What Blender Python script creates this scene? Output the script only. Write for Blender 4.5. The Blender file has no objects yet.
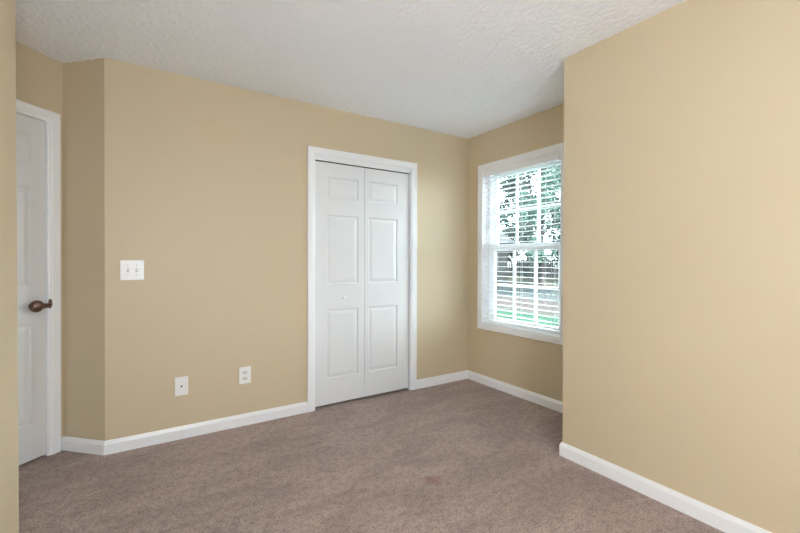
import bpy, bmesh, math, random
from mathutils import Vector, Matrix

random.seed(7)
S = bpy.context.scene
COL = S.collection
Q = math.sqrt(.5)

# ------------------------------------------------------------------ camera, sky, exposure
cam_d = bpy.data.cameras.new('camera')
cam_d.sensor_fit = 'HORIZONTAL'
cam_d.sensor_width = 36.0
cam_d.lens = 36.0 * 399.37 / 800.0
cam_d.shift_y = -(266.5 - 262.686) / 800.0
cam_d.clip_start = .02
cam = bpy.data.objects.new('camera', cam_d)
COL.objects.link(cam)
YAW, PITCH, ROLL = .572756, .004756, .0022
fwd = Vector((math.sin(YAW) * math.cos(PITCH), math.cos(YAW) * math.cos(PITCH), -math.sin(PITCH)))
rgt = Vector((math.cos(YAW), -math.sin(YAW), 0))
upv = rgt.cross(fwd)
r2 = rgt * math.cos(ROLL) + upv * math.sin(ROLL)
u2 = upv * math.cos(ROLL) - rgt * math.sin(ROLL)
M = Matrix((r2, u2, -fwd)).transposed().to_4x4()
M.translation = Vector((-2.7912, -3.04831, 1.19718))
cam.matrix_world = M
S.camera = cam

SKY = 15.0
world = bpy.data.worlds.new('sky')
S.world = world
world.use_nodes = True
bg = world.node_tree.nodes['Background']
bg.inputs[0].default_value = (.85, .94, 1.05, 1)
bg.inputs[1].default_value = SKY

sun_d = bpy.data.lights.new('sun', 'SUN')
sun_d.energy = 75.0
sun_d.angle = math.radians(1.5)
sun = bpy.data.objects.new('sun', sun_d)
COL.objects.link(sun)
sun.rotation_euler = Vector((-.86, .38, -1.0)).to_track_quat('-Z', 'Y').to_euler()

S.view_settings.view_transform = 'Standard'
S.view_settings.look = 'None'
S.view_settings.gamma = 1.0
S.view_settings.use_curve_mapping = False
S.view_settings.exposure = .48
S.cycles.max_bounces = 14
S.cycles.diffuse_bounces = 8
S.cycles.transparent_max_bounces = 16
S.cycles.caustics_reflective = False
S.cycles.caustics_refractive = False
S.cycles.use_denoising = True
S.cycles.sample_clamp_indirect = 12


def portal(name, loc, rot, sx, sy):
    """marks a window opening so the sky's light is sampled through it"""
    l = bpy.data.lights.new(name, 'AREA')
    l.shape = 'RECTANGLE'
    l.size, l.size_y = sx, sy
    l.cycles.is_portal = True
    o = bpy.data.objects.new(name, l)
    COL.objects.link(o)
    o.location = loc
    o.rotation_euler = rot
    return o


# ------------------------------------------------------------------ plan of the room
H = 2.44
L = 2.98631                                   # closet wall, corner to corner
P1 = Vector((-3.21390, .22759, 0))            # inner corner of the entry nook
PX, PY = -.61651, -1.52872                     # corner of the wall that juts out on the right
XW, YE = -3.169, -1.10                        # wall beside the camera and its end
YS = -4.1
BASE = .0832
WIN = (.210, 1.075, .594, 2.0715)              # window opening: a0, a1, z0, z1
CLO = (-1.6372, -.7062, 2.042)                  # closet opening x0, x1, top
DOOR = (.093, .812, 2.038)                     # entry door opening t0, t1, top
DT = DOOR[1] + .068 + .01
NK = P1 + Vector((-Q, -Q, 0)) * .902          # far corner of the nook

ADDED_WEST_WIN = (-3.20, -2.90, .60, 2.05)  # assumed opening beside the camera, out of view, added to let daylight in
ADDED_SOUTH_WIN = (-2.95, -2.10, .60, 2.05)  # assumed opening behind the camera, out of view, added for more fill
portal('portal_west', (XW - .13, (ADDED_WEST_WIN[0] + ADDED_WEST_WIN[1]) / 2, 1.325), (0, -math.pi / 2, 0), 1.45, .30)
portal('portal_south', ((ADDED_SOUTH_WIN[0] + ADDED_SOUTH_WIN[1]) / 2, YS - .13, 1.325), (math.pi / 2, 0, 0), .85, 1.45)
portal('portal_east', (.14, -.642, 1.338), (0, math.pi / 2, 0), 1.48, .868)


# ------------------------------------------------------------------ materials
def mat(name, col, rough=.5, bump=None, spec=.5, metal=0.0, var=None, coat=0.0):
    """bump = (kind, scale, strength, distance); var = (scale, amount)"""
    m = bpy.data.materials.new(name)
    m.use_nodes = True
    nt = m.node_tree
    b = nt.nodes['Principled BSDF']
    b.inputs['Base Color'].default_value = (*col, 1)
    b.inputs['Roughness'].default_value = rough
    b.inputs['Metallic'].default_value = metal
    b.inputs['Specular IOR Level'].default_value = spec
    b.inputs['Coat Weight'].default_value = coat
    tc = nt.nodes.new('ShaderNodeTexCoord')
    if var:
        n = nt.nodes.new('ShaderNodeTexNoise')
        n.inputs['Scale'].default_value = var[0]
        n.inputs['Detail'].default_value = 4
        nt.links.new(tc.outputs['Object'], n.inputs['Vector'])
        r = nt.nodes.new('ShaderNodeValToRGB')
        k = var[1]
        r.color_ramp.elements[0].position = .3
        r.color_ramp.elements[1].position = .7
        r.color_ramp.elements[0].color = (*[c * (1 - k) for c in col], 1)
        r.color_ramp.elements[1].color = (*[min(1, c * (1 + k)) for c in col], 1)
        nt.links.new(n.outputs[0], r.inputs[0])
        nt.links.new(r.outputs[0], b.inputs['Base Color'])
    if bump:
        if bump[0] == 'voronoi':
            n = nt.nodes.new('ShaderNodeTexVoronoi')
            n.inputs['Scale'].default_value = bump[1]
        else:
            n = nt.nodes.new('ShaderNodeTexNoise')
            n.inputs['Scale'].default_value = bump[1]
            n.inputs['Detail'].default_value = 5
        nt.links.new(tc.outputs['Object'], n.inputs['Vector'])
        bp = nt.nodes.new('ShaderNodeBump')
        bp.inputs['Strength'].default_value = bump[2]
        bp.inputs['Distance'].default_value = bump[3]
        nt.links.new(n.outputs[0], bp.inputs['Height'])
        nt.links.new(bp.outputs[0], b.inputs['Normal'])
    return m


WALL = mat('tan_wall_paint', (.61, .515, .358), .45, ('noise', 260, .12, .002), spec=.3)
TRIM = mat('white_trim_paint', (.865, .88, .905), .32, spec=.5)
DOORM = mat('white_door_paint', (.75, .765, .78), .38, ('noise', 140, .06, .001), spec=.45)
PLATE = mat('white_plastic', (.85, .85, .86), .3)
SLATM = mat('white_blind_slat', (.95, .96, .97), .4)
VINYL = mat('white_window_vinyl', (.92, .93, .95), .35)
CORDM = mat('blind_cord', (.72, .72, .72), .8)
DARK = mat('dark_slot', (.03, .03, .03), .6)
GREYP = mat('grey_plastic', (.45, .45, .44), .4)
STEEL = mat('screw_steel', (.6, .6, .58), .35, metal=1.0)
BRONZE = mat('dark_bronze', (.20, .13, .105), .36, metal=.9, var=(30, .25))
TRACK = mat('dark_track', (.05, .05, .05), .5)
UNSEEN = mat('plain_plaster', (.6, .5, .35), .7)


def ceiling_material():
    m = mat('textured_white_ceiling', (.89, .925, .985), .85, spec=.2)
    nt = m.node_tree
    b = nt.nodes['Principled BSDF']
    tc = nt.nodes['Texture Coordinate']
    n1 = nt.nodes.new('ShaderNodeTexNoise')
    n1.inputs['Scale'].default_value = 48
    n1.inputs['Detail'].default_value = 4
    n1.inputs['Roughness'].default_value = .62
    nt.links.new(tc.outputs['Object'], n1.inputs['Vector'])
    r = nt.nodes.new('ShaderNodeValToRGB')
    r.color_ramp.elements[0].position = .40
    r.color_ramp.elements[1].position = .66
    nt.links.new(n1.outputs[0], r.inputs[0])
    bp = nt.nodes.new('ShaderNodeBump')
    bp.inputs['Strength'].default_value = .25
    bp.inputs['Distance'].default_value = .004
    nt.links.new(r.outputs[0], bp.inputs['Height'])
    nt.links.new(bp.outputs[0], b.inputs['Normal'])
    return m


def carpet_material():
    m = mat('mauve_brown_carpet', (.3, .22, .19), 1.0, spec=.05)
    nt = m.node_tree
    N, Lk = nt.nodes.new, nt.links.new
    b = nt.nodes['Principled BSDF']
    b.inputs['Sheen Weight'].default_value = .25
    b.inputs['Sheen Roughness'].default_value = .6
    tc = nt.nodes['Texture Coordinate']

    def noise(scale, det, rough=.55, dist=0.0, vec=None):
        n = N('ShaderNodeTexNoise')
        n.inputs['Scale'].default_value = scale
        n.inputs['Detail'].default_value = det
        n.inputs['Roughness'].default_value = rough
        n.inputs['Distortion'].default_value = dist
        Lk(vec or tc.outputs['Object'], n.inputs['Vector'])
        return n.outputs[0]

    def ramp(f, p0, p1, c0, c1):
        r = N('ShaderNodeValToRGB')
        r.color_ramp.elements[0].position, r.color_ramp.elements[1].position = p0, p1
        r.color_ramp.elements[0].color, r.color_ramp.elements[1].color = c0, c1
        Lk(f, r.inputs[0])
        return r.outputs[0]

    def mul(a, c, f=1.0):
        x = N('ShaderNodeMix')
        x.data_type = 'RGBA'
        x.blend_type = 'MULTIPLY'
        x.inputs[0].default_value = f
        Lk(a, x.inputs[6])
        Lk(c, x.inputs[7])
        return x.outputs[2]

    tuft = noise(150, 3, .7)
    mid = noise(26, 5, .65)
    mp = N('ShaderNodeMapping')
    mp.inputs['Rotation'].default_value = (0, 0, .55)
    mp.inputs['Scale'].default_value = (1.0, 2.6, 1)
    Lk(tc.outputs['Object'], mp.inputs[0])
    big = noise(1.7, 4, .6, .8, mp.outputs[0])
    fleck = noise(80, 2, .6)
    base = ramp(tuft, .33, .68, (.27, .187, .165, 1), (.65, .51, .45, 1))
    c = mul(base, ramp(mid, .36, .56, (.74, .73, .73, 1), (1, 1, 1, 1)))
    c = mul(c, ramp(big, .40, .60, (.80, .79, .785, 1), (1, 1, 1, 1)))
    c = mul(c, ramp(fleck, .34, .52, (.72, .70, .69, 1), (1.06, 1.06, 1.06, 1)))
    # the rusty spot on the pile
    pos = N('ShaderNodeVectorMath')
    pos.operation = 'DISTANCE'
    pos.inputs[1].default_value = (-1.458, -1.319, 0)
    Lk(tc.outputs['Object'], pos.inputs[0])
    add = N('ShaderNodeMath')
    add.operation = 'MULTIPLY_ADD'
    Lk(mid, add.inputs[0])
    add.inputs[1].default_value = .08
    Lk(pos.outputs['Value'], add.inputs[2])
    st = ramp(add.outputs[0], .045, .10, (1, 1, 1, 1), (0, 0, 0, 1))
    x = N('ShaderNodeMix')
    x.data_type = 'RGBA'
    x.blend_type = 'MULTIPLY'
    Lk(st, x.inputs[0])
    Lk(c, x.inputs[6])
    x.inputs[7].default_value = (.74, .50, .40, 1)
    Lk(x.outputs[2], b.inputs['Base Color'])
    ad = N('ShaderNodeMath')
    ad.operation = 'MULTIPLY_ADD'
    Lk(mid, ad.inputs[0])
    ad.inputs[1].default_value = 1.2
    Lk(tuft, ad.inputs[2])
    bp = N('ShaderNodeBump')
    bp.inputs['Strength'].default_value = .7
    bp.inputs['Distance'].default_value = .012
    Lk(ad.outputs[0], bp.inputs['Height'])
    Lk(bp.outputs[0], b.inputs['Normal'])
    return m


def glass_material():
    m = bpy.data.materials.new('window_glass')
    m.use_nodes = True
    nt = m.node_tree
    nt.nodes.clear()
    o = nt.nodes.new('ShaderNodeOutputMaterial')
    t = nt.nodes.new('ShaderNodeBsdfTransparent')
    t.inputs[0].default_value = (.95, 1, .975, 1)
    g = nt.nodes.new('ShaderNodeBsdfGlossy')
    g.inputs['Roughness'].default_value = .02
    f = nt.nodes.new('ShaderNodeFresnel')
    f.inputs[0].default_value = 1.3
    x = nt.nodes.new('ShaderNodeMixShader')
    nt.links.new(f.outputs[0], x.inputs[0])
    nt.links.new(t.outputs[0], x.inputs[1])
    nt.links.new(g.outputs[0], x.inputs[2])
    nt.links.new(x.outputs[0], o.inputs[0])
    return m


# vinyl slats let a little daylight through
nt = SLATM.node_tree
tr = nt.nodes.new('ShaderNodeBsdfTranslucent')
tr.inputs[0].default_value = (.93, .95, .95, 1)
mx = nt.nodes.new('ShaderNodeMixShader')
mx.inputs[0].default_value = .35
nt.links.new(nt.nodes['Principled BSDF'].outputs[0], mx.inputs[1])
nt.links.new(tr.outputs[0], mx.inputs[2])
nt.links.new(mx.outputs[0], nt.nodes['Material Output'].inputs[0])

CEIL = ceiling_material()
CARPET = carpet_material()
GLASS = glass_material()
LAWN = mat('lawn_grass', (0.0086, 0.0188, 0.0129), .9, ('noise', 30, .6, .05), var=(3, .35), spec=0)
FARLAWN = mat('far_lawn', (0.0168, 0.0175, 0.0147), .9, var=(1.2, .35), spec=0)  # greyer grass colour for the ground beyond the kerb
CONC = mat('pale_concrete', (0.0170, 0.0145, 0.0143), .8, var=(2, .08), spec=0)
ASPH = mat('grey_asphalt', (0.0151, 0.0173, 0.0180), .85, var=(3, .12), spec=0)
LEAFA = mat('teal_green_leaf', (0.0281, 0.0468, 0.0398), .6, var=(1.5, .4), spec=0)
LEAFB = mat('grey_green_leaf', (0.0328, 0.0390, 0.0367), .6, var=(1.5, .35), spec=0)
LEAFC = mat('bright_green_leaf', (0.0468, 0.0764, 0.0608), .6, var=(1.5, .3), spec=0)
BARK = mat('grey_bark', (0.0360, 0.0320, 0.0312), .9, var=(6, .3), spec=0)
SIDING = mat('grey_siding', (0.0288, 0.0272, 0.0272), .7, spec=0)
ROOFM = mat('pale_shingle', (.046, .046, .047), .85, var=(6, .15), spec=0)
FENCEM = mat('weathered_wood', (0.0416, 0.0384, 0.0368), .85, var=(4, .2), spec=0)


# ------------------------------------------------------------------ mesh helpers
def frame(B, A, N):
    B, A, N = Vector(B), Vector(A), Vector(N)
    Z = Vector((0, 0, 1))
    return lambda a, o, z: B + A * a + N * o + Z * z


WORLD = lambda x, y, z: Vector((x, y, z))
NORTH = frame((0, 0, 0), (1, 0, 0), (0, -1, 0))
EAST = frame((0, 0, 0), (0, -1, 0), (-1, 0, 0))
NOOK = frame(P1, (-Q, -Q, 0), (Q, -Q, 0))


def box(bm, T, a0, a1, o0, o1, z0, z1, bevel=0.0, seg=2):
    vs = [bm.verts.new(T(a, o, z)) for z in (z0, z1) for o in (o0, o1) for a in (a0, a1)]
    idx = ((0, 1, 3, 2), (4, 6, 7, 5), (0, 4, 5, 1), (2, 3, 7, 6), (0, 2, 6, 4), (1, 5, 7, 3))
    fs = [bm.faces.new([vs[i] for i in f]) for f in idx]
    if bevel:
        bmesh.ops.recalc_face_normals(bm, faces=fs)
        es = list({e for f in fs for e in f.edges})
        bmesh.ops.bevel(bm, geom=es, offset=bevel, segments=seg, affect='EDGES', profile=.5)


def prism(bm, poly, z0, z1):
    lo = [bm.verts.new((x, y, z0)) for x, y in poly]
    hi = [bm.verts.new((x, y, z1)) for x, y in poly]
    n = len(poly)
    bm.faces.new(lo)
    bm.faces.new(hi)
    for i in range(n):
        j = (i + 1) % n
        bm.faces.new((lo[i], lo[j], hi[j], hi[i]))


def lathe(bm, T, prof, n=28):
    """prof = [(r, h)] turned round the local o axis at a=z=0 of T"""
    rings = []
    for r, h in prof:
        if r < 1e-6:
            rings.append([bm.verts.new(T(0, h, 0))])
        else:
            rings.append([bm.verts.new(T(r * math.cos(t * 2 * math.pi / n), h, r * math.sin(t * 2 * math.pi / n))) for t in range(n)])
    for A, B in zip(rings, rings[1:]):
        for i in range(n):
            j = (i + 1) % n
            if len(A) == 1 and len(B) == 1:
                continue
            if len(A) == 1:
                bm.faces.new((A[0], B[i], B[j]))
            elif len(B) == 1:
                bm.faces.new((A[i], A[j], B[0]))
            else:
                bm.faces.new((A[i], A[j], B[j], B[i]))


def tube(bm, pts, radii, n=14):
    pts = [Vector(p) for p in pts]
    rings = []
    for i, p in enumerate(pts):
        d = (pts[min(i + 1, len(pts) - 1)] - pts[max(i - 1, 0)]).normalized()
        s = d.cross(Vector((0, 0, 1)))
        if s.length < 1e-4:
            s = Vector((1, 0, 0))
        s.normalize()
        t = s.cross(d)
        r = radii[i] if isinstance(radii, (list, tuple)) else radii
        rx, rz = r if isinstance(r, tuple) else (r, r)
        rings.append([bm.verts.new(p + s * rx * math.cos(k * 2 * math.pi / n) + t * rz * math.sin(k * 2 * math.pi / n)) for k in range(n)])
    for A, B in zip(rings, rings[1:]):
        for i in range(n):
            j = (i + 1) % n
            bm.faces.new((A[i], A[j], B[j], B[i]))
    bm.faces.new(rings[0])
    bm.faces.new(rings[-1])


def obj(name, bm, m, parent=None, origin=None, smooth=False, kind=None):
    """links one mesh object; verts come in world coordinates"""
    if isinstance(bm, bmesh.types.BMesh):
        bmesh.ops.recalc_face_normals(bm, faces=bm.faces[:])
        me = bpy.data.meshes.new(name)
        w = Vector(origin) if origin is not None else (parent_loc(parent) if parent else centre(bm))
        bmesh.ops.translate(bm, verts=bm.verts[:], vec=-w)
        bm.to_mesh(me)
        bm.free()
    for p in me.polygons:
        p.use_smooth = smooth
    me.materials.append(m)
    o = bpy.data.objects.new(name, me)
    COL.objects.link(o)
    if parent:
        o.parent = parent
        o.location = w - parent_loc(parent)
    else:
        o.location = w
    if smooth:
        try:
            me.set_sharp_from_angle(angle=math.radians(40))
        except Exception:
            pass
    if kind:
        o['kind'] = kind
    return o


def parent_loc(p):
    v = Vector((0, 0, 0))
    while p:
        v += p.location
        p = p.parent
    return v


def centre(bm):
    xs = [v.co for v in bm.verts]
    lo = Vector([min(c[i] for c in xs) for i in range(3)])
    hi = Vector([max(c[i] for c in xs) for i in range(3)])
    return Vector(((lo.x + hi.x) / 2, (lo.y + hi.y) / 2, lo.z))


def empty(name, loc, label=None, cat=None, group=None, kind=None):
    o = bpy.data.objects.new(name, None)
    COL.objects.link(o)
    o.location = loc
    o.empty_display_size = .1
    if kind:
        o['kind'] = kind
    return tag(o, label, cat, group)


def tag(o, label=None, cat=None, group=None):
    if label:
        o['label'] = label
    if cat:
        o['category'] = cat
    if group:
        o['group'] = group
    return o


def nb():
    return bmesh.new()


def struct(name, bm, m, parent=None, smooth=False):
    # setting meshes keep their textures in world coordinates
    return obj(name, bm, m, parent, None if parent else (0, 0, 0), smooth, None if parent else 'structure')


CAS_PROF = [(0, 0), (0, .007), (.003, .0095), (.012, .0105), (.018, .0135), (.044, .0155), (.054, .016), (.058, .0145), (.06, .011), (.06, 0)]


def casing(bm, T, a0, a1, z0, z1, closed, w=.06, prof=CAS_PROF):
    """moulded casing round an opening with mitred corners; prof = (outward, off wall)"""
    k = w / .06
    corners = [(a0, z0, -1, -1), (a0, z1, -1, 1), (a1, z1, 1, 1), (a1, z0, 1, -1)]
    rings = []
    for a, z, da, dz in corners:
        if not closed and dz < 0:
            rings.append([bm.verts.new(T(a + da * u * k, h, z)) for u, h in prof])
        else:
            rings.append([bm.verts.new(T(a + da * u * k, h, z + dz * u * k)) for u, h in prof])
    n = len(prof)
    pairs = [(0, 1), (1, 2), (2, 3)] + ([(3, 0)] if closed else [])
    for i, j in pairs:
        for q in range(n):
            r = (q + 1) % n
            bm.faces.new((rings[i][q], rings[i][r], rings[j][r], rings[j][q]))
    if not closed:
        bm.faces.new(rings[0])
        bm.faces.new(rings[3])


BB_PROF = [(0, 0), (.0135, 0), (.0135, .060), (.012, .066), (.0085, .0735), (.0065, .080), (.004, BASE), (0, BASE)]


def baseboard(names, path):
    """path runs with the room on its right; one structure object per stretch, mitred"""
    P = [Vector((x, y)) for x, y in path]
    nrm = []
    for A, B in zip(P, P[1:]):
        d = (B - A).normalized()
        nrm.append(Vector((d.y, -d.x)))
    mit = []
    for i in range(len(P)):
        if i == 0:
            mit.append(nrm[0])
        elif i == len(P) - 1:
            mit.append(nrm[-1])
        else:
            m = nrm[i - 1] + nrm[i]
            mit.append(m / (1 + nrm[i - 1].dot(nrm[i])))
    for i, name in enumerate(names):
        if not name:
            continue
        bm = nb()
        R = []
        for k in (i, i + 1):
            R.append([bm.verts.new((P[k].x + mit[k].x * o, P[k].y + mit[k].y * o, z)) for o, z in BB_PROF])
        n = len(BB_PROF)
        for q in range(n):
            r = (q + 1) % n
            bm.faces.new((R[0][q], R[0][r], R[1][r], R[1][q]))
        bm.faces.new(R[0])
        bm.faces.new(R[1])
        struct(name, bm, TRIM)


# ------------------------------------------------------------------ the shell
bm = nb(); box(bm, WORLD, -5.0, .15, YS - .15, 1.5, -.12, 0); struct('floor', bm, CARPET)
bm = nb()                                              # sprayed knock-down texture: a finely lumped underside
from mathutils import noise as mn
X0, X1, Y0, Y1, ST = -5.0, .15, YS - .15, 1.5, .0085


def lines(lo, a, b, hi):
    n = int((b - a) / ST)
    return [lo, (lo + a) / 2] + [a + (b - a) * k / n for k in range(n + 1)] + [(b + hi) / 2, hi]


XS, YL = lines(X0, -3.35, .04, X1), lines(Y0, -2.7, .32, Y1)
nx = len(XS) - 1
rows = []
for y in YL:
    row = []
    for x in XS:
        h = 0
        if -3.34 < x < .03 and -2.69 < y < .31:
            h = max(0, mn.noise((x * 52, y * 52, 3.1)) + .5 * mn.noise((x * 100, y * 100, 8.7)) + .05)
            h *= min(1, max(0, -y, (-2.95 - x) * 2) * 12, max(-x, 0) * 12)
        row.append(bm.verts.new((x, y, H - .0075 * min(h, .55))))
    rows.append(row)
for A, B in zip(rows, rows[1:]):
    for i in range(nx):
        bm.faces.new((A[i], A[i + 1], B[i + 1], B[i]))
box(bm, WORLD, X0, X1, Y0, Y1, H + .001, H + .12)
struct('ceiling', bm, CEIL, smooth=True)

TH = .12
bm = nb()
box(bm, WORLD, -L, CLO[0] - .019, 0, TH, 0, H)
box(bm, WORLD, CLO[1] + .019, .15, 0, TH, 0, H)
box(bm, WORLD, CLO[0] - .019, CLO[1] + .019, 0, TH, CLO[2] + .019, H)
struct('wall_north', bm, WALL)

bm = nb()
a0, a1, z0, z1 = WIN
box(bm, EAST, 0, a0 - .012, -.15, 0, 0, H)
box(bm, EAST, a1 + .012, 1.60, -.15, 0, 0, H)
box(bm, EAST, a0 - .012, a1 + .012, -.15, 0, 0, z0 - .012)
box(bm, EAST, a0 - .012, a1 + .012, -.15, 0, z1 + .012, H)
struct('wall_east', bm, WALL)

bm = nb()
prism(bm, [(PX, PY), (0, PY), (0, PY - .1), (PX + .1, PY - .1), (PX + .1, YS), (PX, YS)], 0, H)
struct('wall_southeast', bm, WALL)

bm = nb()
n = Vector((Q, Q, 0)) * .1
prism(bm, [(P1.x, P1.y), (-L, 0), (-L, TH), (P1.x + .02, P1.y + .13)], 0, H)
struct('wall_nook_right', bm, WALL)

bm = nb()
d0, d1, dz = DOOR
box(bm, NOOK, -.02, d0 - .015, -.11, 0, 0, H)
box(bm, NOOK, d1 + .015, .92, -.11, 0, 0, H)
box(bm, NOOK, d0 - .015, d1 + .015, -.11, 0, dz + .015, H)
struct('wall_northwest', bm, WALL)

def lean(bm):
    """this wall stands slightly out of plumb"""
    for v in bm.verts:
        v.co.x -= (v.co.z - 1.2) * .0034


bm = nb()
prism(bm, [(NK.x, NK.y), (XW, YE), (XW - .1, YE - .04), (NK.x - .08, NK.y - .08)], 0, H)
lean(bm)
struct('wall_nook_left', bm, WALL)

bm = nb()
w0, w1, wz0, wz1 = ADDED_WEST_WIN
box(bm, WORLD, XW - .12, XW, w1, YE, 0, H)
lean(bm)
box(bm, WORLD, XW - .12, XW, YS, w0, 0, H)
box(bm, WORLD, XW - .12, XW, w0, w1, 0, wz0)
box(bm, WORLD, XW - .12, XW, w0, w1, wz1, H)
struct('wall_west', bm, WALL)
bm = nb()
s0, s1, sz0, sz1 = ADDED_SOUTH_WIN
box(bm, WORLD, XW - .12, s0, YS - .12, YS, 0, H)
box(bm, WORLD, s1, PX + .1, YS - .12, YS, 0, H)
box(bm, WORLD, s0, s1, YS - .12, YS, 0, sz0)
box(bm, WORLD, s0, s1, YS - .12, YS, sz1, H)
struct('wall_south', bm, WALL)

# the closet and the hall behind the two doors, closed boxes
bm = nb()
box(bm, WORLD, -2.1, .15, .75, .83, 0, H)
box(bm, WORLD, -2.18, -2.1, TH, .83, 0, H)
box(bm, WORLD, .07, .15, TH, .75, 0, H)
struct('wall_closet', bm, UNSEEN)
bm = nb()
box(bm, NOOK, -.02, 1.02, -1.0, -.92, 0, H)
box(bm, NOOK, -.1, -.02, -1.0, -.11, 0, H)
box(bm, NOOK, .94, 1.02, -.92, -.11, 0, H)
struct('wall_hall', bm, UNSEEN)

# baseboards
bx0, bx1 = CLO[0] - .0605, CLO[1] + .0605
JX = -2.569
baseboard(['baseboard_nook_right', 'baseboard_northwest'], [(P1.x, P1.y), (-L, 0), (JX - .001, 0)])
baseboard(['baseboard_north'], [(JX + .001, 0), (bx0, 0)])
baseboard(['baseboard_northeast', 'baseboard_east', 'baseboard_southeast_return', 'baseboard_southeast', 'baseboard_south', 'baseboard_west', 'baseboard_nook_left'],
          [(bx1, 0), (0, 0), (0, PY), (PX, PY), (PX, YS), (XW, YS), (XW, YE), (NK.x, NK.y)])


# ------------------------------------------------------------------ moulded doors
def moulded(bm, T, a0, a1, z0, z1, o_face, thick, panels):
    """a door leaf: flat back, front with sunk mouldings and raised fields"""
    xs = sorted({a0, a1, *[p[0] for p in panels], *[p[1] for p in panels]})
    zs = sorted({z0, z1, *[p[2] for p in panels], *[p[3] for p in panels]})
    cache = {}

    def V(a, o, z):
        k = (round(a, 5), round(o, 5), round(z, 5))
        if k not in cache:
            cache[k] = bm.verts.new(T(a, o, z))
        return cache[k]

    inside = lambda a, z: any(p[0] < a < p[1] and p[2] < z < p[3] for p in panels)
    for i in range(len(xs) - 1):
        for j in range(len(zs) - 1):
            if inside((xs[i] + xs[i + 1]) / 2, (zs[j] + zs[j + 1]) / 2):
                continue
            bm.faces.new((V(xs[i], o_face, zs[j]), V(xs[i + 1], o_face, zs[j]), V(xs[i + 1], o_face, zs[j + 1]), V(xs[i], o_face, zs[j + 1])))
    steps = [(0, 0), (.007, -.0068), (.013, -.0068), (.036, -.0015), (.040, -.0012)]
    for p in panels:
        loops = []
        # split the outer loop at every grid line so the surface is closed
        for ins, dep in steps:
            A0, A1, Z0, Z1 = p[0] + ins, p[1] - ins, p[2] + ins, p[3] - ins
            loops.append([V(A0, o_face + dep, Z0), V(A1, o_face + dep, Z0), V(A1, o_face + dep, Z1), V(A0, o_face + dep, Z1)])
        for A, B in zip(loops, loops[1:]):
            for q in range(4):
                r = (q + 1) % 4
                bm.faces.new((A[q], A[r], B[r], B[q]))
        bm.faces.new(loops[-1])
    ob = o_face - thick
    bk = [V(a0, ob, z0), V(a1, ob, z0), V(a1, ob, z1), V(a0, ob, z1)]
    bm.faces.new(bk)
    for (ax, line) in (('z', z0), ('z', z1)):
        prev = [V(a, o_face, line) for a in xs]
        bm.faces.new(prev + [V(a1, ob, line), V(a0, ob, line)])
    for line in (a0, a1):
        prev = [V(line, o_face, z) for z in zs]
        bm.faces.new(prev + [V(line, ob, z1), V(line, ob, z0)])


# closet: casing and jambs are the setting, the two-leaf folding door is one door
bm = nb(); casing(bm, NORTH, CLO[0], CLO[1], 0, CLO[2], False); t = struct('trim_1', bm, TRIM)
t['label'] = 'white moulded casing around the closet door'
bm = nb()
box(bm, NORTH, CLO[0] - .019, CLO[0] + .006, -TH, 0, 0, CLO[2] + .019)
box(bm, NORTH, CLO[1] - .006, CLO[1] + .019, -TH, 0, 0, CLO[2] + .019)
box(bm, NORTH, CLO[0] + .006, CLO[1] - .006, -TH, 0, CLO[2] - .014, CLO[2] + .019)
box(bm, NORTH, CLO[0] + .006, CLO[1] - .006, -.021, -.009, CLO[2] - .034, CLO[2] - .014)
struct('trim_2', bm, TRIM)

closet = empty('door_2', (CLO[0], 0, 0), 'white folding closet door of two moulded leaves', 'closet door', kind='structure')
bm = nb(); box(bm, NORTH, CLO[0] + .008, CLO[1] - .008, -.048, -.0225, CLO[2] - .038, CLO[2] - .0145); obj('track', bm, TRACK, closet)
F = -.018
for i, (x0, x1) in enumerate(((-1.626, -1.1800), (-1.1770, -.7190))):
    pl, pr = (-1.529, -1.238) if i == 0 else (-1.140, -.843)
    bm = nb()
    moulded(bm, NORTH, x0, x1, .019, 1.998, F, .034, [(pl, pr, .229, .795), (pl, pr, 1.004, 1.572), (pl, pr, 1.707, 1.885)])
    leaf = obj('door_leaf', bm, DOORM, closet)
    if i == 0:
        bm = nb()
        T = frame((-1.379, .018, .8885), (1, 0, 0), (0, -1, 0))
        lathe(bm, T, [(0, 0), (.0085, 0), (.008, .010), (.0095, .014), (.0145, .020), (.0145, .025), (.011, .029), (0, .0305)])
        obj('knob', bm, PLATE, leaf, smooth=True)

# entry door in the nook
bm = nb(); casing(bm, NOOK, DOOR[0] - .005, DOOR[1] + .005, 0, DOOR[2] + .002, False, w=.067); t = struct('trim_3', bm, TRIM)
t['label'] = 'white moulded casing around the entry door'
bm = nb()
for (a, b) in ((d0 - .015, d0), (d1, d1 + .015)):
    box(bm, NOOK, a, b, -.11, .0, 0, dz + .015)
box(bm, NOOK, d0, d1, -.11, 0, dz, dz + .015)
for (a, b, c, d) in ((d0, d0 + .012, 0, dz), (d1 - .012, d1, 0, dz), (d0, d1, dz - .012, dz)):
    box(bm, NOOK, a, b, -.075, -.046, c, d)
struct('trim_4', bm, TRIM)
door = empty('door_1', tuple(NOOK(d0, 0, 0)), 'white moulded six panel entry door left of the tan walls', 'door', kind='structure')
bm = nb()
dw0, dw1 = d0 + .004, d1 - .003
st, md = .080, .055
mid = (dw0 + dw1) / 2
cols = ((dw0 + st, mid - md), (mid + md, dw1 - st))
rows = ((.23, .82), (1.037, 1.623), (1.770, 1.934))
moulded(bm, NOOK, dw0, dw1, .016, 2.0345, -.004, .035, [(c[0], c[1], r[0], r[1]) for c in cols for r in rows])
panel = obj('door_panel', bm, DOORM, door)
KZ = .925
T = frame(NOOK(.174, -.004, KZ), (-Q, -Q, 0), (Q, -Q, 0))
bm = nb(); lathe(bm, T, [(0, 0), (.018, 0), (.018, .004), (.016, .008), (.010, .010), (0, .010)]); obj('rose', bm, BRONZE, door, smooth=True)
bm = nb()
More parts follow.
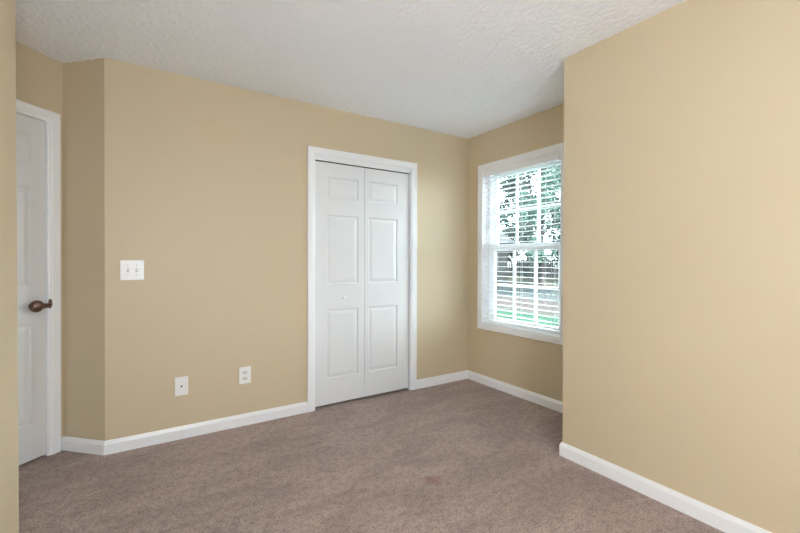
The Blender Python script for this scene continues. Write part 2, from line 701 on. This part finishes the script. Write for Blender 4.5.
lathe(bm, T, [(.011, .006), (.013, .012), (.026, .017), (.0335, .027), (.0355, .036), (.0335, .046), (.026, .055), (.014, .060), (0, .0615)])
knob = obj('knob', bm, BRONZE, door, smooth=True)
bm = nb()
T3 = NOOK
tube(bm, [T3(.170, .034, KZ), T3(.145, .034, KZ - .001), T3(.122, .030, KZ - .003), T3(.104, .024, KZ - .002), T3(.094, .02, KZ + .004)],
     [.022, .018, .0145, .014, .010])
tube(bm, [T3(.098, .02, KZ - .02), T3(.094, .021, KZ - .008), T3(.091, .021, KZ + .008), T3(.090, .02, KZ + .024), T3(.091, .019, KZ + .034)],
     [(.006, .006), (.011, .011), (.011, .011), (.009, .009), (.004, .004)])
obj('latch_arm', bm, BRONZE, door, smooth=True)

# ------------------------------------------------------------------ the window
bm = nb(); casing(bm, EAST, WIN[0], WIN[1], WIN[2], WIN[3], True); t = struct('trim_5', bm, TRIM)
t['label'] = 'white picture frame casing around the window'
win = empty('window_1', tuple(EAST(.642, -.09, WIN[2])), 'white double hung window with grids behind the blind', 'window', kind='structure')
a0, a1, z0, z1 = WIN
bm = nb()                                              # jamb lining and vinyl frame
for (a, b, c, d) in ((a0 - .012, a0, z0 - .012, z1 + .012), (a1, a1 + .012, z0 - .012, z1 + .012), (a0, a1, z0 - .012, z0), (a0, a1, z1, z1 + .012)):
    box(bm, EAST, a, b, -.15, 0, c, d)
for (a, b, c, d) in ((a0, a0 + .028, z0, z1), (a1 - .028, a1, z0, z1), (a0 + .028, a1 - .028, z0, z0 + .022), (a0 + .028, a1 - .028, z1 - .025, z1)):
    box(bm, EAST, a, b, -.148, -.066, c, d)
obj('frame', bm, VINYL, win)


def sash(zb, zt, o0, o1, rail_b, rail_t):
    s0, s1 = a0 + .029, a1 - .029
    sw = .048
    bm = nb()
    box(bm, EAST, s0, s0 + sw, o0, o1, zb, zt, .003)
    box(bm, EAST, s1 - sw, s1, o0, o1, zb, zt, .003)
    box(bm, EAST, s0 + sw, s1 - sw, o0, o1, zb, zb + rail_b, .003)
    box(bm, EAST, s0 + sw, s1 - sw, o0, o1, zt - rail_t, zt, .003)
    s = obj('sash', bm, VINYL, win)
    g0, g1, h0, h1 = s0 + sw, s1 - sw, zb + rail_b, zt - rail_t
    bm = nb()
    om = (o0 + o1) / 2
    for k in (1, 2):
        c = g0 + (g1 - g0) * k / 3
        box(bm, EAST, c - .010, c + .010, om - .009, om + .009, h0, h1)
    c = (h0 + h1) / 2
    box(bm, EAST, g0, g1, om - .0085, om + .0085, c - .010, c + .010)
    obj('grid', bm, VINYL, s)
    bm = nb()
    box(bm, EAST, g0, g1, om - .002, om + .002, h0, h1)
    obj('pane', bm, GLASS, s)
    return s


sash(1.293, z1 - .026, -.142, -.112, .05, .045)
sash(z0 + .023, 1.357, -.106, -.076, .032, .066)

# the blind hangs inside the opening
blind = empty('window_blind', tuple(EAST(.642, -.03, WIN[3])), 'white horizontal slat blind lowered over the window with slats open', 'blind')
bm = nb()
box(bm, EAST, .211, 1.052, -.010, .001, 2.0115, 2.0705, .0015)
box(bm, EAST, 1.046, 1.052, -.045, -.010, 2.0115, 2.0705)
obj('valance', bm, TRIM, blind)
bm = nb(); box(bm, EAST, .213, 1.064, -.058, -.014, 2.027, 2.071, .002); obj('headrail', bm, TRIM, blind)
SO, SA0, SA1 = -.034, .213, 1.070
bm = nb()
ring = []
for a in (SA0, SA1):
    top, bot = [], []
    for k in range(7):
        o = SO - .025 + .05 * k / 6
        sag = .0022 * (1 - ((k - 3) / 3) ** 2)
        top.append(bm.verts.new(EAST(a, o, .0013 + sag)))
        bot.append(bm.verts.new(EAST(a, o, -.0013 + sag)))
    ring.append(top + bot[::-1])
n = len(ring[0])
for q in range(n):
    r = (q + 1) % n
    bm.faces.new((ring[0][q], ring[0][r], ring[1][r], ring[1][q]))
bm.faces.new(ring[0]); bm.faces.new(ring[1])
zrel = 1.998
slat = obj('slat', bm, SLATM, blind, origin=EAST(.642, SO, 0))
slat.location.z = zrel - WIN[3]
PITCHZ = .0450
NS = 30
for k in range(1, NS):
    c = slat.copy()
    COL.objects.link(c)
    c.parent = blind
    c.location = (slat.location.x, slat.location.y, zrel - k * PITCHZ - WIN[3])
bm = nb(); box(bm, EAST, SA0, SA1, SO - .026, SO + .026, .616, .634, .004); obj('bottom_rail', bm, SLATM, blind)
for a in (.300, .642, .985):
    bm = nb()
    for o in (SO - .027, SO + .027):
        tube(bm, [EAST(a, o, .63), EAST(a, o, 2.03)], .0011, 6)
    tube(bm, [EAST(a + .006, SO, .63), EAST(a + .006, SO, 2.03)], .0012, 6)
    obj('ladder_cord', bm, CORDM, blind)
bm = nb(); tube(bm, [EAST(.262, -.004, 1.30), EAST(.262, -.006, 2.02)], .0035, 8); obj('tilt_wand', bm, PLATE, blind, smooth=True)
bm = nb()
for da in (0, .008):
    tube(bm, [EAST(.925 + da, -.004, .80), EAST(.925 + da, -.006, 2.02)], .0011, 6)
obj('lift_cord', bm, CORDM, blind)


# ------------------------------------------------------------------ wall plates
def plate(x0, x1, z0, z1, name, label, cat):
    e = empty(name, ((x0 + x1) / 2, 0, z0), label, cat)
    bm = nb()
    box(bm, NORTH, x0, x1, 0, .006, z0, z1, .0028, 3)
    obj('plate', bm, PLATE, e)
    return e, (x0 + x1) / 2, (z0 + z1) / 2


def screw(e, x, z, m=PLATE):
    bm = nb()
    lathe(bm, frame((x, 0, z), (1, 0, 0), (0, -1, 0)), [(0, .0055), (.0034, .0055), (.003, .007), (0, .0072)], 12)
    return obj('screw', bm, m, e, smooth=True)


e, cx, cz = plate(-2.908, -2.783, 1.0715, 1.197, 'light_switch', 'white double light switch plate with two toggles left of the closet', 'light switch')
for s in (-1, 1):
    x = cx + s * .0232
    bm = nb(); box(bm, NORTH, x - .006, x + .006, .0055, .0068, cz - .0125, cz + .0125); sl = obj('toggle_slot', bm, GREYP, e)
    bm = nb()
    vs = [bm.verts.new(NORTH(x + a * .0042, o, cz + z)) for (a, o, z) in ((-1, .006, -.008), (1, .006, -.008), (1, .006, .008), (-1, .006, .008), (-.8, .018, .003), (.8, .018, .003), (.8, .017, .010), (-.8, .017, .010))]
    for f in ((0, 1, 5, 4), (1, 2, 6, 5), (2, 3, 7, 6), (3, 0, 4, 7), (4, 5, 6, 7), (3, 2, 1, 0)):
        bm.faces.new([vs[i] for i in f])
    obj('toggle', bm, PLATE, e)
    for dzz in (-.030, .030):
        screw(e, x, cz + dzz, GREYP)

e, cx, cz = plate(-2.6105, -2.532, .2905, .4140, 'cable_jack_plate', 'white wall plate with one small dark cable jack', 'wall plate')
bm = nb()
lathe(bm, frame((cx, 0, cz), (1, 0, 0), (0, -1, 0)), [(0, .0055), (.0062, .0055), (.0062, .010), (.0048, .014), (0, .014)], 6)
obj('jack', bm, DARK, e)
for dzz in (-.042, .042):
    screw(e, cx, cz + dzz)

e, cx, cz = plate(-2.2068, -2.1255, .3020, .4235, 'power_outlet', 'white duplex power outlet on the tan wall nearer the closet', 'outlet')
for s in (-1, 1):
    z = cz + s * .0215
    bm = nb()
    n = 24
    lo, hi = [], []
    for k in range(n):
        t = 2 * math.pi * k / n
        a, b = .0185 * math.cos(t), max(-.0145, min(.0145, .0185 * math.sin(t)))
        lo.append(bm.verts.new(NORTH(cx + a, .0055, z + b)))
        hi.append(bm.verts.new(NORTH(cx + a * .96, .0078, z + b * .96)))
    bm.faces.new(lo); bm.faces.new(hi)
    for k in range(n):
        bm.faces.new((lo[k], lo[(k + 1) % n], hi[(k + 1) % n], hi[k]))
    rc = obj('receptacle', bm, mat('receptacle_plastic', (.70, .70, .68), .4) if s < 0 else bpy.data.materials['receptacle_plastic'], e)
    bm = nb()
    for a, h in ((-.0065, .0045), (.0065, .0038)):
        box(bm, NORTH, cx + a - .0012, cx + a + .0012, .0076, .0081, z + .002 - h, z + .002 + h)
    box(bm, NORTH, cx - .0022, cx + .0022, .0076, .0081, z - .0105, z - .006)
    obj('slots', bm, DARK, rc)
screw(e, cx, cz)

# unseen windows assumed beside and behind the camera, added to light the room
added_win2 = empty('added_window_2', (XW - .06, (w0 + w1) / 2, wz0), 'assumed unseen window added in the wall beside the camera', 'window', kind='structure')
bm = nb()
for (a, b, c, d) in ((w0, w0 + .05, wz0, wz1), (w1 - .05, w1, wz0, wz1), (w0 + .05, w1 - .05, wz0, wz0 + .05), (w0 + .05, w1 - .05, wz1 - .05, wz1), ((w0 + w1) / 2 - .03, (w0 + w1) / 2 + .03, wz0 + .05, wz1 - .05)):
    box(bm, WORLD, XW - .1, XW - .04, a, b, c, d)
obj('frame', bm, VINYL, added_win2)
added_win3 = empty('added_window_3', ((s0 + s1) / 2, YS - .06, sz0), 'assumed unseen window added in the wall behind the camera', 'window', kind='structure')
bm = nb()
sm = (s0 + s1) / 2
for (a, b, c, d) in ((s0, s0 + .05, sz0, sz1), (s1 - .05, s1, sz0, sz1), (s0 + .05, s1 - .05, sz0, sz0 + .05), (s0 + .05, s1 - .05, sz1 - .05, sz1), (sm - .03, sm + .03, sz0 + .05, sz1 - .05)):
    box(bm, WORLD, a, b, YS - .1, YS - .04, c, d)
obj('frame', bm, VINYL, added_win3)

# ------------------------------------------------------------------ outdoors, seen through the east window
GZ = -.4
bm = nb(); box(bm, WORLD, .16, 7.4, -20, 40, GZ - .3, GZ); struct('lawn', bm, LAWN)
bm = nb(); box(bm, WORLD, 7.4, 10.6, -20, 40, GZ - .3, GZ); struct('pavement', bm, CONC)
bm = nb(); box(bm, WORLD, 10.6, 16.4, -20, 40, GZ - .3, GZ); struct('road', bm, ASPH)
bm = nb(); box(bm, WORLD, 16.4, 17.8, -20, 40, GZ - .3, GZ + .04); struct('kerb', bm, CONC)
bm = nb(); box(bm, WORLD, 17.8, 70, -20, 60, GZ - .3, GZ + .02); struct('ground', bm, FARLAWN)


def at(bearing, dist, z=GZ):
    b = math.radians(bearing)
    return Vector((-2.785 + dist * math.sin(b), -3.042 + dist * math.cos(b), z))


def tree(bearing, dist, height, rad, leafm, label, n=1500, crown=.25, lean=0, leaf=.34, seed=1, name='tree', group='trees across the road'):
    rng = random.Random(seed)
    p = at(bearing, dist)
    e = empty(name, tuple(p), label, name, group)
    bm = nb()
    r0 = .10 + rad * .035
    top = p + Vector((lean, lean * .5, height * .9))
    pts = [p.lerp(top, k / 7) + Vector((rng.uniform(-.08, .08), rng.uniform(-.08, .08), 0)) * (k > 0) for k in range(8)]
    tube(bm, pts, [r0 * (1.25 - .95 * k / 7) for k in range(8)], 9)
    for k in range(9):
        f = rng.uniform(.35, .9)
        q = p.lerp(top, f)
        t = rng.uniform(0, 2 * math.pi)
        ln = rad * rng.uniform(.5, .95)
        tube(bm, [q, q + Vector((math.cos(t) * ln * .5, math.sin(t) * ln * .5, ln * .3)), q + Vector((math.cos(t) * ln, math.sin(t) * ln, ln * .5))],
             [r0 * .4 * (1.1 - f * .6), r0 * .25, r0 * .08], 6)
    obj('trunk', bm, BARK, e, smooth=True)
    bm = nb()
    clumps = []
    for k in range(26):
        t, u = rng.uniform(0, 2 * math.pi), rng.uniform(crown, 1)
        rr = rad * math.sqrt(max(.08, 1 - ((u - .58) / .55) ** 2)) * rng.uniform(.35, 1)
        clumps.append((p + Vector((math.cos(t) * rr + lean * u, math.sin(t) * rr, height * u)), rad * rng.uniform(.22, .42)))
    for k in range(n):
        c, r = clumps[rng.randrange(len(clumps))]
        d = Vector((rng.gauss(0, 1), rng.gauss(0, 1), rng.gauss(0, .75)))
        q = c + d.normalized() * r * rng.uniform(.3, 1) ** .6
        ax = Vector((rng.gauss(0, 1), rng.gauss(0, 1), rng.gauss(0, .6))).normalized()
        sd = ax.cross(Vector((rng.gauss(0, 1), rng.gauss(0, 1), rng.gauss(0, 1)))).normalized()
        s = leaf * rng.uniform(.6, 1.3)
        v = [bm.verts.new(x) for x in (q - ax * s * .5, q + sd * s * .28, q + ax * s * .5, q - sd * s * .28)]
        bm.faces.new(v)
    obj('foliage', bm, leafm, e)
    return e


house = empty('house', tuple(at(46, 28)), 'low grey house with a pale hipped roof across the road', 'house')
hb = math.radians(46)
HX = frame(at(48.7, 26.5), (-math.cos(hb), math.sin(hb), 0), (-math.sin(hb), -math.cos(hb), 0))   # a runs left, o comes nearer
bm = nb(); box(bm, HX, .35, 11, -7, 0, 0, 2.75); obj('wall', bm, SIDING, house)
bm = nb()
ev = [HX(-.1, .5, 2.75), HX(11.5, .5, 2.75), HX(11.5, -7.5, 2.75), HX(-.1, -7.5, 2.75)]
rd = [HX(1.9, -3.5, 4.75), HX(8.6, -3.5, 4.75)]
v = [bm.verts.new(c) for c in ev + rd]
for f in ((0, 1, 5, 4), (1, 2, 5), (2, 3, 4, 5), (3, 0, 4), (0, 3, 2, 1)):
    bm.faces.new([v[i] for i in f])
obj('roof', bm, ROOFM, house)
for k, a in enumerate((.9, 2.6, 5.0)):
    bm = nb(); box(bm, HX, a, a + 1.0, -.02, .05, 1.0, 2.3); w = obj('window', bm, ROOFM, house)
    bm = nb(); box(bm, HX, a + .08, a + .92, .04, .06, 1.08, 2.22); obj('pane', bm, DARK, w)

fence = empty('board_fence', tuple(at(52, 31)), 'weathered dark board fence behind the trees', 'fence')
FX = frame(at(49.4, 40.5), (math.cos(hb), -math.sin(hb), 0), (-math.sin(hb), -math.cos(hb), 0))
bm = nb()
for k in range(-60, 70):
    box(bm, FX, k * .2, k * .2 + .19, -.03, 0, .05, 1.7 + .03 * math.sin(k * 2.3))
obj('board_panel', bm, FENCEM, fence)
for k in range(7):
    bm = nb(); box(bm, FX, k * 2.3, k * 2.3 + .1, -.14, -.031, 0, 1.8); obj('post', bm, FENCEM, fence)

TREES = [
    (52.4, 27.5, 10, 1.9, LEAFC, 'bright green young tree in the middle of the window view', .18, .30),
    (55.8, 32, 12, 2.3, LEAFA, 'teal green tree at the right side of the window view', .22, .34),
    (50.8, 37, 12, 2.8, LEAFB, 'bushy grey green tree in front of the fence behind the bright young tree', .03, .40),
    (52.3, 50, 17, 4.5, LEAFA, 'dense tall teal tree behind the board fence on the right', .04, .75),
    (46.4, 62, 19, 5.6, LEAFB, 'dense tall grey green tree rising behind the pale roof', .04, .85),
    (58.0, 62, 18, 5.0, LEAFB, 'dense grey green tree far behind the fence on the right', .04, .85),
    (62.0, 26, 11, 2.4, LEAFB, 'broad grey green tree right of the window view beyond the road', .2, .38),
    (63.0, 38, 12, 3.0, LEAFA, 'teal tree far right near the board fence', .2, .40),
    (38.0, 50, 14, 4.2, LEAFA, 'teal tree far left behind the house', .1, .6),
]
for i, (b, d, h, r, lm, lab, cr, lf) in enumerate(TREES):
    tree(b, d, h, r, lm, lab, n=6500 if d > 45 or cr < .1 else 3800, crown=cr, leaf=lf * .7, seed=20 + i, lean=.3 * math.sin(i * 3))
